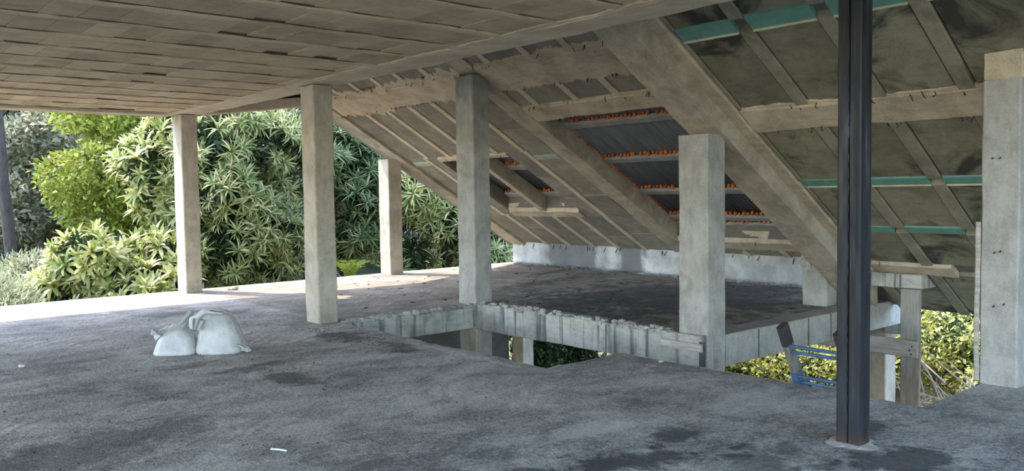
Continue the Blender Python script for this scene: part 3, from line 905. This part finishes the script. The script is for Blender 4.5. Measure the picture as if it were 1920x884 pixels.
# ================================================================== SACKS
def sack(label, c, rx, ry, hz, seed, taper, power, shift, rot):
    """filled woven sack: boxy sagging body with a rounded top, creased by noise"""
    t = empty('sack', (c[0], c[1], 0), label, 'sack', group='rubble sacks', kind='thing')
    V, F = [], []
    K, R = 64, 34
    cr_, sr_ = math.cos(rot), math.sin(rot)
    for i in range(R + 1):
        s = math.sin(0.5 * math.pi * i / R)
        prof = max(0.0, 1 - s ** power) ** (1 / power) * (1 - taper * s)
        if s < 0.12:
            prof *= 0.93 + 0.07 * math.sqrt(s / 0.12)
        for j in range(K):
            a = 2 * math.pi * j / K
            ca, sa = math.cos(a), math.sin(a)
            sq = (abs(ca) ** 2.8 + abs(sa) ** 2.8) ** (-1 / 2.8)
            w_ = 1 + 0.09 * noise.noise(Vector((ca * 1.3 + seed, sa * 1.3, s * 1.7))) + 0.025 * noise.noise(Vector((ca * 4 + seed, sa * 4, s * 5)))
            fold = abs(noise.noise(Vector((ca * 3.2, sa * 3.2 + seed, s * 1.4 + ca))))
            w_ -= 0.05 * max(0, 0.16 - fold) / 0.16 * (0.3 + s)
            x = sq * ca * rx * prof * w_ + shift[0] * s ** 1.5
            y = sq * sa * ry * prof * w_ + shift[1] * s ** 1.5
            z = hz * s * (1 + 0.07 * noise.noise(Vector((x * 7 + seed, y * 7, 2.0))))
            V.append((c[0] + x * cr_ - y * sr_, c[1] + x * sr_ + y * cr_, max(0.0, z)))
    for i in range(R):
        for j in range(K):
            a, b = i * K + j, i * K + (j + 1) % K
            F.append((a, b, b + K, a + K))
    F.append(tuple(reversed(range(K))))
    mesh_obj('bag', V, F, 'sack', t, None, True)
    return t
UX, UY = Vector((0.76, -0.65, 0)), Vector((0.65, 0.76, 0))       # along and across the pair of sacks
def cloth(parent, name, path, width, folds, seed, amp=0.03):
    """a crumpled flap of sack cloth: a folded ribbon swept along a path"""
    path = [Vector(q) for q in path]
    S, W_ = 18, 22
    V, F = [], []
    for i in range(S + 1):
        f = i / S * (len(path) - 1)
        k = min(len(path) - 2, int(f)); u = f - k
        p0, p1 = path[max(0, k - 1)], path[k]
        p2, p3 = path[k + 1], path[min(len(path) - 1, k + 2)]
        q = 0.5 * ((2 * p1) + (p2 - p0) * u + (2 * p0 - 5 * p1 + 4 * p2 - p3) * u * u + (3 * p1 - p0 - 3 * p2 + p3) * u ** 3)
        d = (p2 - p1).normalized()
        sd = d.cross(Vector((0.3, 0.4, 1))).normalized()
        nn = sd.cross(d)
        wd = width[0] + (width[1] - width[0]) * (i / S)
        for j in range(W_ + 1):
            v = j / W_ - 0.5
            wob = amp * math.sin(v * folds * 6.28 + seed + 1.5 * i / S) * (0.5 + 0.8 * i / S) + 0.02 * noise.noise(Vector((v * 5, i * 0.25, seed)))
            V.append(tuple(q + sd * v * wd + nn * (wob - 0.35 * wd * v * v * 2)))
    for i in range(S):
        for j in range(W_):
            a = i * (W_ + 1) + j
            F.append((a, a + 1, a + W_ + 2, a + W_ + 1))
    o = mesh_obj(name, V, F, 'sack', parent, None, True)
    sm = o.modifiers.new('thick', 'SOLIDIFY'); sm.thickness = 0.005
    return o
def at(c, u, v, z):
    q = Vector((c[0], c[1], 0)) + UX * u + UY * v
    return (q.x, q.y, z)
C1, C2 = (2.74, 8.19), (3.08, 7.95)
s1 = sack('lower white woven sack slumped against a fuller sack on the floor', C1, 0.215, 0.18, 0.255, 1.3, 0.22, 2.3, (0.03, 0.0), -0.71)
s2 = sack('fuller taller white woven sack with a gathered mouth, beside a slumped sack', C2, 0.225, 0.2, 0.395, 4.1, 0.26, 3.0, (-0.03, 0.03), -0.71)
# slumped sack: loose cloth drawn up against its neighbour, and a small torn ear
cloth(s1, 'loose_cloth', [at(C1, -0.03, -0.10, 0.235), at(C1, 0.06, -0.08, 0.275), at(C1, 0.13, -0.05, 0.35), at(C1, 0.15, -0.02, 0.405)], (0.2, 0.07), 2.0, 0.4, 0.016)
cloth(s1, 'corner_ear', [at(C1, -0.13, -0.06, 0.17), at(C1, -0.17, -0.07, 0.215), at(C1, -0.185, -0.07, 0.245)], (0.12, 0.04), 1.2, 1.0, 0.008)
cloth(s1, 'torn_edge', [at(C1, -0.14, 0.0, 0.21), at(C1, -0.06, 0.0, 0.25), at(C1, 0.03, 0.0, 0.268)], (0.1, 0.12), 2.2, 2.0, 0.012)
# fuller sack: gathered mouth folding down over the side facing its neighbour
cloth(s2, 'gathered_mouth', [at(C2, 0.06, -0.08, 0.385), at(C2, -0.07, -0.12, 0.40), at(C2, -0.17, -0.15, 0.345), at(C2, -0.195, -0.17, 0.245)], (0.22, 0.08), 2.6, 3.3, 0.024)
cloth(s2, 'rolled_rim', [at(C2, 0.1, 0.0, 0.375), at(C2, -0.02, -0.02, 0.415), at(C2, -0.13, -0.03, 0.405), at(C2, -0.19, -0.05, 0.35)], (0.14, 0.1), 2.2, 5.0, 0.016)
cloth(s2, 'corner_ear', [at(C2, 0.17, -0.08, 0.075), at(C2, 0.25, -0.07, 0.05), at(C2, 0.31, -0.06, 0.022)], (0.13, 0.035), 1.0, 0.6, 0.008)

# ================================================================== LOOSE BITS
def bit(name, label, cat, pts, r, mat='stone', k=7):
    mb = MB()
    for i, (x, y, a, b, c) in enumerate(pts):
        mb.blob((x, y, c * 0.8), (a, b, c), i + len(label), k, 5, 0.6)
    return tag(mb.build(name, mat, None, (pts[0][0], pts[0][1], 0)), label, cat, kind='thing')
bit('rubble_lump', 'pale rubble lump lying on the sunlit slab edge near the corner pillar', 'rubble', [(5.3, 13.03, 0.07, 0.05, 0.035), (5.22, 13.08, 0.04, 0.03, 0.02)], 0.05)
bit('paper_scrap', 'small white scrap alone on the open floor, far from the sacks', 'scrap', [(1.49, 8.53, 0.03, 0.02, 0.012)], 0.02, 'white')
bit('mortar_crumb', 'pale mortar crumb at the foot of the middle pillar', 'rubble', [(5.66, 4.66, 0.03, 0.022, 0.01)], 0.02)
st = MB().tube([(2.073, 4.64, 0.008), (2.101, 4.595, 0.009), (2.127, 4.548, 0.007)], 0.006, 6).build('white_stick', 'white', None, (2.1, 4.6, 0.0))
tag(st, 'thin short white stick lying on the grey floor in front', 'stick', kind='thing')
mb = MB()
for i in range(110):
    x, y = random.uniform(5.5, 11.2), random.uniform(5.6, 13.2)
    if x < 7.2 and y < 9.2: continue
    mb.blob((x, y, 0.004), (random.uniform(.01, .05), random.uniform(.01, .03), random.uniform(.003, .009)), i, 5, 3, 0.6)
for i in range(300):
    k = random.random()
    if k < 0.35: x, y = random.gauss(4.35, 0.12), random.uniform(6.6, 8.6)
    elif k < 0.6: x, y = random.gauss(3.05, 0.3), random.gauss(6.6, 0.5)
    else: x, y = random.uniform(0.5, 4.6), random.uniform(2.5, 11)
    mb.blob((x, y, 0.002), (random.uniform(.003, .012), random.uniform(.003, .012), random.uniform(.002, .006)), i, 5, 3, 0.6)
o = mb.build('debris', 'debris', None, (0, 0, 0))
tag(o, 'dark crumbs and chips scattered over the slabs', 'debris', kind='stuff')

# ================================================================== VEGETATION
def fast_mesh(name, V, quads, mat, parent, kind='stuff', loc=None):
    me = bpy.data.meshes.new(name)
    base = origin(parent) if parent is not None else Vector(loc or (0, 0, 0))
    V = (V - np.array(base)).astype(np.float32)
    nf = len(quads)
    me.vertices.add(len(V)); me.vertices.foreach_set('co', V.ravel())
    me.loops.add(nf * 4); me.loops.foreach_set('vertex_index', quads.astype(np.int32).ravel())
    me.polygons.add(nf)
    me.polygons.foreach_set('loop_start', np.arange(0, nf * 4, 4, dtype=np.int32))
    me.update(calc_edges=True)
    me.materials.append(MAT[mat])
    o = bpy.data.objects.new(name, me)
    if parent is None:
        o.location = base
    o.parent = parent
    COL.objects.link(o)
    if kind: o['kind'] = kind
    return o

def unit(a):
    return a / np.maximum(1e-9, np.linalg.norm(a, axis=1, keepdims=True))

def leaves(P, D, L, W, fold=0.15):
    """one folded rhombic leaf per point: base, two sides, tip"""
    n = len(P)
    R = unit(rng.normal(size=(n, 3)))
    S = unit(np.cross(D, R))
    N = np.cross(S, D)
    L = L[:, None]; W = W[:, None]
    a = P
    b = P + D * L * 0.45 + S * W * 0.5 + N * W * fold
    c = P + D * L - N * L * 0.12
    d = P + D * L * 0.45 - S * W * 0.5 + N * W * fold
    V = np.stack([a, b, c, d], 1).reshape(-1, 3)
    Q = np.arange(n * 4).reshape(n, 4)
    return V, Q

def sphere_dirs(n):
    return unit(rng.normal(size=(n, 3)))

def crown_points(blobs, n, shell=(0.72, 1.05)):
    B = np.array(blobs, float)
    w_ = (B[:, 3] * B[:, 4] + B[:, 3] * B[:, 5] + B[:, 4] * B[:, 5])
    idx = rng.choice(len(B), n, p=w_ / w_.sum())
    d = sphere_dirs(n)
    r = rng.uniform(shell[0], shell[1], (n, 1))
    return B[idx, :3] + d * B[idx, 3:6] * r, d

def make_blobs(c, R, k, rmin, rmax):
    out = []
    for _ in range(k):
        d = sphere_dirs(1)[0] * rng.uniform(0.45, 1.0) ** 0.6
        r = rng.uniform(rmin, rmax)
        out.append((c[0] + d[0] * R[0], c[1] + d[1] * R[1], c[2] + d[2] * R[2], r, r, r * 0.75))
    return out

def trunk(parent, base, top, r0, mat='bark', branches=0, blobs=None):
    mb = MB()
    b, t_ = Vector(base), Vector(top)
    pts = [b.lerp(t_, i / 5) + Vector((random.uniform(-1, 1), random.uniform(-1, 1), 0)) * r0 * 0.8 * (0 < i < 5) for i in range(6)]
    mb.tube(pts, [r0 * (1 - 0.5 * i / 5) for i in range(6)], 8)
    mb.build('trunk', mat, parent, None, True)
    for i in range(branches):
        s = pts[2 + i % 3]
        e = Vector(blobs[i % len(blobs)][:3])
        m_ = s.lerp(e, 0.5) + Vector((0, 0, 0.15))
        MB().tube([s, m_, e], [r0 * 0.45, r0 * 0.3, r0 * 0.12], 6).build('branch', mat, parent, None, True)

def tree(name, label, cat, c, R, k, rb, n, L, mat, trunk_r=0.18, tmat='bark', group=None, up=0.25, zb=None, branches=3):
    zb = ground_z(c[0], c[1]) if zb is None else zb
    t = empty(name, (c[0], c[1], zb), label, cat, group, 'thing')
    blobs = make_blobs(c, R, k, *rb)
    P, d = crown_points(blobs, n)
    D = unit(d * 0.5 + rng.normal(size=(n, 3)) * 0.8 + np.array([0, 0, -0.1]))
    Ls = rng.uniform(0.6, 1.3, n) * L
    V, Q = leaves(P, D, Ls, Ls * rng.uniform(0.4, 0.6, n))
    fast_mesh('foliage', V, Q, mat, t)
    if trunk_r:
        trunk(t, (c[0], c[1], zb - 0.2), (c[0] + 0.1, c[1], c[2] + R[2] * 0.3), trunk_r, tmat, branches, blobs)
    return t, blobs

# rosette of strap leaves (shared by every cluster of a tree)
def rosette_mesh(name, mat, nl=17, L=0.3, W=0.036, seed=0):
    r_ = random.Random(seed)
    V, F = [], []
    for i in range(nl):
        az = 2 * math.pi * (i * 0.382 + r_.uniform(-.04, .04))
        el = math.radians(r_.uniform(8, 82) if i > 3 else r_.uniform(60, 88))
        l = L * r_.uniform(0.75, 1.15)
        out = Vector((math.cos(az), math.sin(az), 0))
        side = Vector((-math.sin(az), math.cos(az), 0))
        p = Vector((0, 0, 0))
        b = len(V)
        e = el
        S = 4
        for s in range(S + 1):
            f = s / S
            wd = W * (0.35 + 0.65 * math.sin(math.pi * min(1, f * 0.85 + 0.12))) * (1 if s < S else 0.12)
            V.append(tuple(p + side * wd * 0.5)); V.append(tuple(p - side * wd * 0.5))
            d = out * math.cos(e) + Vector((0, 0, 1)) * math.sin(e)
            p = p + d * (l / S)
            e -= math.radians(r_.uniform(10, 24))
        for s in range(S):
            F.append((b + 2 * s, b + 2 * s + 1, b + 2 * s + 3, b + 2 * s + 2))
    me = bpy.data.meshes.new(name)
    me.from_pydata(V, [], F)
    me.materials.append(MAT[mat])
    return me

def rosette_tree(name, label, cat, c, R, k, rb, nros, mat, L, W, nl=17, fill=5000, seed=0, group=None, trunk_r=0.12, lmin=0.0):
    zb = ground_z(c[0], c[1])
    t = empty(name, (c[0], c[1], zb), label, cat, group, 'thing')
    blobs = make_blobs(c, R, k, *rb)
    meshes = [rosette_mesh('leaf_rosette', mat, nl, L, W, seed * 10 + i) for i in range(3)]
    P, d = crown_points(blobs, nros * 6, (0.9, 1.08))
    # those on the outside of the crown, facing up or to the open side
    B = np.array(blobs)
    inside = np.zeros(len(P), bool)
    for b in B:
        inside |= (((P - b[:3]) / b[3:6]) ** 2).sum(1) < 0.72
    view = np.array([-0.45, -0.75, 0.25]); view /= np.linalg.norm(view)
    face = d @ view
    ok = (~inside) & (face > -0.15)
    sel = np.where(ok)[0][:nros]
    base = np.array(t.location)
    for i, q in enumerate(sel):
        o = bpy.data.objects.new('leaf_rosette', meshes[i % 3])
        o.parent = t
        o.location = P[q] - base
        n_ = Vector(d[q] * 0.75 + np.array([0, -0.1, 0.55])).normalized()
        o.rotation_euler = (n_.to_track_quat('Z', 'Y') @ Matrix.Rotation(random.uniform(0, 6.28), 4, 'Z').to_quaternion()).to_euler()
        s = random.uniform(0.75, 1.3)
        o.scale = (s, s, s)
        COL.objects.link(o)
    # inner leaves, crown shade put into their dark colour
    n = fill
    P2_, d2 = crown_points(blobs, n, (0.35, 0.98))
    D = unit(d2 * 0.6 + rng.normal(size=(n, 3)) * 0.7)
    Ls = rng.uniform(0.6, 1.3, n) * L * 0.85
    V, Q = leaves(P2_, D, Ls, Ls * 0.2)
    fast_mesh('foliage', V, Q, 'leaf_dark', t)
    trunk(t, (c[0], c[1], zb - 0.2), (c[0], c[1], c[2] + R[2] * 0.3), trunk_r, 'bark', 5, blobs)
    return t

# spiky bushes just beyond the slab edge
rosette_tree('spiky_shrub', 'big pale-leaved shrub beyond the slab edge, before the corner pillar', 'shrub', (4.95, 17.3, -0.35), (1.2, 0.8, 0.95), 16, (0.45, 0.75), 250,
             'leaf_pale', 0.33, 0.062, 12, seed=1)
rosette_tree('spiky_tree', 'tall tree of pale spiky leaf rosettes between the corner pillar and the stairwell pillar', 'tree', (7.4, 17.4, 1.4), (1.35, 0.9, 2.3), 24, (0.45, 0.8), 300,
             'leaf_strap', 0.32, 0.029, 22, seed=2, fill=8000)
rosette_tree('spiky_tree', 'dark tree of spiky leaf rosettes between stairwell pillar and far slim pillar', 'tree', (9.75, 17.8, 1.7), (1.15, 0.9, 1.9), 20, (0.45, 0.75), 240,
             'leaf_strap_dark', 0.34, 0.027, 22, seed=3, fill=8000)
rosette_tree('spiky_tree', 'spiky tree with long pale leaves behind the far slim pillar, under the gable rafter', 'tree', (11.9, 16.4, 0.6), (1.5, 0.8, 1.7), 22, (0.45, 0.75), 280,
             'leaf_strap', 0.36, 0.028, 22, seed=4, fill=8000)
rosette_tree('spiky_tree', 'high spiky crown over the pale shrub, behind the corner pillar', 'tree', (6.55, 18.3, 2.3), (0.75, 0.7, 1.7), 16, (0.45, 0.75), 220,
             'leaf_pale', 0.34, 0.05, 13, seed=5)
# bright fern in the gap
t = empty('fern', (9.0, 15.9, ground_z(9, 15.9)), 'bright yellow-green fern under the dark spiky tree', 'fern', None, 'thing')
for i in range(11):
    az = 2 * math.pi * i / 11
    V, Q = [], []
    pts = []
    p = Vector((9.0, 15.9, -0.35)); e = math.radians(75)
    pts.append(p.copy())
    for s in range(9):
        p = p + (Vector((math.cos(az), math.sin(az), 0)) * math.cos(e) + Vector((0, 0, math.sin(e)))) * 0.1
        e -= math.radians(12)
        pts.append(p.copy())
    VV, FF = [], []
    for s in range(1, 10):
        dd = (pts[s] - pts[s - 1]).normalized()
        sd = dd.cross(Vector((0, 0, 1))).normalized()
        wl_ = 0.2 * math.sin(math.pi * (s / 10) ** 0.7) + 0.02
        for g in (-1, 1):
            b = len(VV)
            q = pts[s]
            VV += [tuple(q), tuple(q + dd * 0.045 + sd * g * wl_ * .5), tuple(q + sd * g * wl_ + dd * 0.06), tuple(q - dd * 0.03 + sd * g * wl_ * .5)]
            FF.append((b, b + 1, b + 2, b + 3))
    mesh_obj('frond', VV, FF, 'leaf_fern', t)
MB().tube([(9.0, 15.9, ground_z(9, 15.9) - 0.1), (9.0, 15.9, -0.33)], [0.09, 0.06], 8).build('stem', 'bark', t)

# yellow-green tree, grey-green forest, feathery mounds
tree('broadleaf_tree', 'bright yellow-green leafy tree in front of the grey forest', 'tree', (6.15, 21.5, 2.7), (1.35, 1.0, 2.6), 30, (0.45, 0.8), 20000, 0.14, 'leaf_yellow', 0.16)
far = [((2.6, 30.0, 4.2), 'nearest the left frame edge behind the dark trunk'), ((6.6, 31.0, 4.6), 'behind the yellow-green tree'),
       ((9.6, 27.5, 4.2), 'behind the tall spiky tree'), ((13.2, 26.5, 4.0), 'behind the dark spiky tree'), ((17.0, 25.0, 3.4), 'behind the gable rafter foot'),
       ((20.5, 23.0, 2.5), 'past the gable rafter, mostly hidden'), ((-1.6, 29.0, 4.0), 'outermost beside the pale feathery mound')]
for (c, w_) in far:
    tree('forest_tree', f'dense grey-green forest tree {w_}', 'tree', c, (2.2, 1.2, 5.6), 64, (0.7, 1.25), 26000, 0.2, 'leaf_grey', 0.22, 'grey_bark', group='forest trees')
far2 = [(x, 34 - 0.2 * x + random.uniform(-1, 1), 4.0) for x in (-4, -1, 2, 5, 8, 11, 14, 17, 20, 23, 26)]
bl2 = [b for c in far2 for b in make_blobs(c, (2.6, 1.5, 6.5), 26, 1.2, 1.9)]
tree('forest_tree', 'low grey-green tree before the forest, right beside the dark straight trunk', 'tree', (4.9, 25.5, 0.9), (1.7, 0.8, 3.0), 44, (0.5, 0.9), 20000, 0.17, 'leaf_grey', 0.12, 'grey_bark', group='forest trees')
n = 60000
P, d = crown_points(bl2, n)
V, Q = leaves(P, unit(rng.normal(size=(n, 3)) + d * 0.4), np.full(n, 0.5), np.full(n, 0.28))
o = fast_mesh('treeline', V, Q, 'leaf_dark', None, 'stuff', (10, 33, -3))
tag(o, 'dark mass of forest foliage filling the gaps behind the trees', 'treeline')
t = empty('bare_trunk', (3.35, 19.6, ground_z(3.35, 19.6)), 'dark straight tree trunk standing before the grey forest', 'trunk', None, 'thing')
MB().tube([(3.42, 19.6, -3.1), (3.36, 19.6, 0.0), (3.26, 19.6, 1.6), (3.2, 19.62, 3.6), (3.1, 19.6, 7.5)], [0.15, 0.125, 0.115, 0.1, 0.07], 10).build('stem', 'bark', t, None, True)
t = empty('bare_trunk', (6.5, 25.5, ground_z(6.5, 25.5)), 'pale grey trunk half hidden beside the yellow-green tree', 'trunk', None, 'thing')
MB().tube([(5.9, 25.0, -2), (5.95, 25.0, 1), (6.0, 25, 3), (5.9, 25, 6)], [0.2, 0.18, 0.16, 0.1], 10).build('stem', 'grey_bark', t, None, True)

def feather(label, c, R, n, mat='leaf_feather', L=0.13):
    t = empty('feathery_shrub', (c[0], c[1], ground_z(c[0], c[1])), label, 'shrub', 'feathery shrubs', 'thing')
    blobs = make_blobs(c, R, 14, 0.35, 0.65)
    P, d = crown_points(blobs, n, (0.7, 1.1))
    D = unit(d * 0.8 + rng.normal(size=(n, 3)) * 0.5 + np.array([0, 0, 0.25]))
    Ls = rng.uniform(0.6, 1.5, n) * L
    V, Q = leaves(P, D, Ls, Ls * 0.16, 0.05)
    fast_mesh('foliage', V, Q, mat, t)
    V, Q = leaves(*[x[: n // 3] for x in (P * 1.0 - d * 0.12, D)], Ls[: n // 3], Ls[: n // 3] * 0.5)
    fast_mesh('inner_foliage', V, Q, 'leaf_grey', t)
    trunk(t, (c[0], c[1], ground_z(c[0], c[1]) - 0.1), (c[0], c[1], c[2]), 0.08, 'bark', 0, blobs)
feather('pale feathery shrub mound nearest the corner of the slab edge', (2.6, 16.6, -0.75), (0.9, 0.6, 0.55), 12000)
feather('pale feathery shrub mound beneath the dark straight trunk', (3.6, 18.6, -0.5), (0.9, 0.7, 0.7), 12000)
feather('pale feathery shrub mound half cut by the picture edge', (1.3, 17.2, -0.8), (0.9, 0.7, 0.65), 9000)

# shrubs seen below and beyond the damp roof
lows = [((14.2, 7.6, -1.4), 'behind the ladder'), ((13.6, 9.6, -1.6), 'behind the streaked stairwell beam'), ((14.6, 5.6, -1.1), 'behind the brown-grey lower pillar'),
        ((14.0, 4.0, -1.5), 'right behind the dry twigs'), ((16.2, 6.4, -0.4), 'on the bank past the timber post'), ((16.6, 4.0, -0.5), 'on the bank near the big pillar'),
        ((16.4, 9.0, -0.5), 'on the bank past the ladder'), ((18.6, 5.0, 0.4), 'high on the bank, near the big pillar'), ((19.0, 7.6, 0.5), 'high on the bank past the timber post'),
        ((18.8, 10.5, 0.3), 'high on the bank past the stub pillar'), ((15.6, 11.8, -1.0), 'on the bank by the sunlit lower pillar'), ((17.5, 2.2, 0.0), 'mostly hidden by the big pillar')]
for (c, w_) in lows:
    t, bl = tree('leafy_shrub', f'yellow-green leafy shrub {w_}', 'shrub', c, (1.35, 1.3, 0.85), 22, (0.35, 0.65), 12000, 0.085, 'leaf_low', 0.05, 'bark', group='shrubs on the bank', branches=4)
    n = 2500
    P, d = crown_points(bl, n, (0.3, 0.9))
    V, Q = leaves(P, unit(rng.normal(size=(n, 3))), np.full(n, 0.14), np.full(n, 0.07))
    fast_mesh('inner_foliage', V, Q, 'leaf_dark', t)  # dark leaf colour carries the shade inside the shrub
# dark creeper hanging by the sunlit lower pillar
t = empty('creeper', (12.6, 13.6, -0.4), 'dark creeper hanging beside the sunlit lower pillar', 'creeper', None, 'thing')
n = 16000
P = np.stack([rng.uniform(11.8, 13.9, n), 13.6 + rng.normal(0, 0.25, n), rng.uniform(-3.1, -0.2, n)], 1)
P[:, 1] += 0.4 * np.sin(P[:, 0] * 5) * 0.5
V, Q = leaves(P, unit(rng.normal(size=(n, 3)) * 0.6 + np.array([0, -0.3, -0.8])), rng.uniform(.08, .16, n), rng.uniform(.04, .07, n))
fast_mesh('foliage', V, Q, 'leaf_dark', t)
MB().tube([(12.6, 13.7, -3.1), (12.5, 13.65, -1.5), (12.7, 13.7, -0.2)], [0.05, 0.04, 0.02], 6).build('stem', 'bark', t)
# dry twigs
t = empty('dry_branch', (12.0, 4.9, ground_z(12.0, 4.9)), 'tangle of dry leafless twigs beside the timber post', 'branch', None, 'thing')
for i in range(44):
    b = Vector((12.05 + random.uniform(-.3, .3), 4.9 + random.uniform(-.7, .5), -1.75 + random.uniform(-.3, .45)))
    d = Vector((random.uniform(-.4, .3), random.uniform(-1, 1), random.uniform(0.0, 0.8))).normalized()
    l = random.uniform(0.5, 1.1)
    MB().tube([b, b + d * l * .5 + Vector((0, 0, random.uniform(-.1, .12))), b + d * l], [0.014, 0.010, 0.004], 5).build('twig', 'twig', t)
MB().tube([(12.05, 4.9, -3.1), (12.03, 4.95, -2.4), (12.05, 4.9, -1.7)], [0.06, 0.05, 0.03], 7).build('stem', 'twig', t)
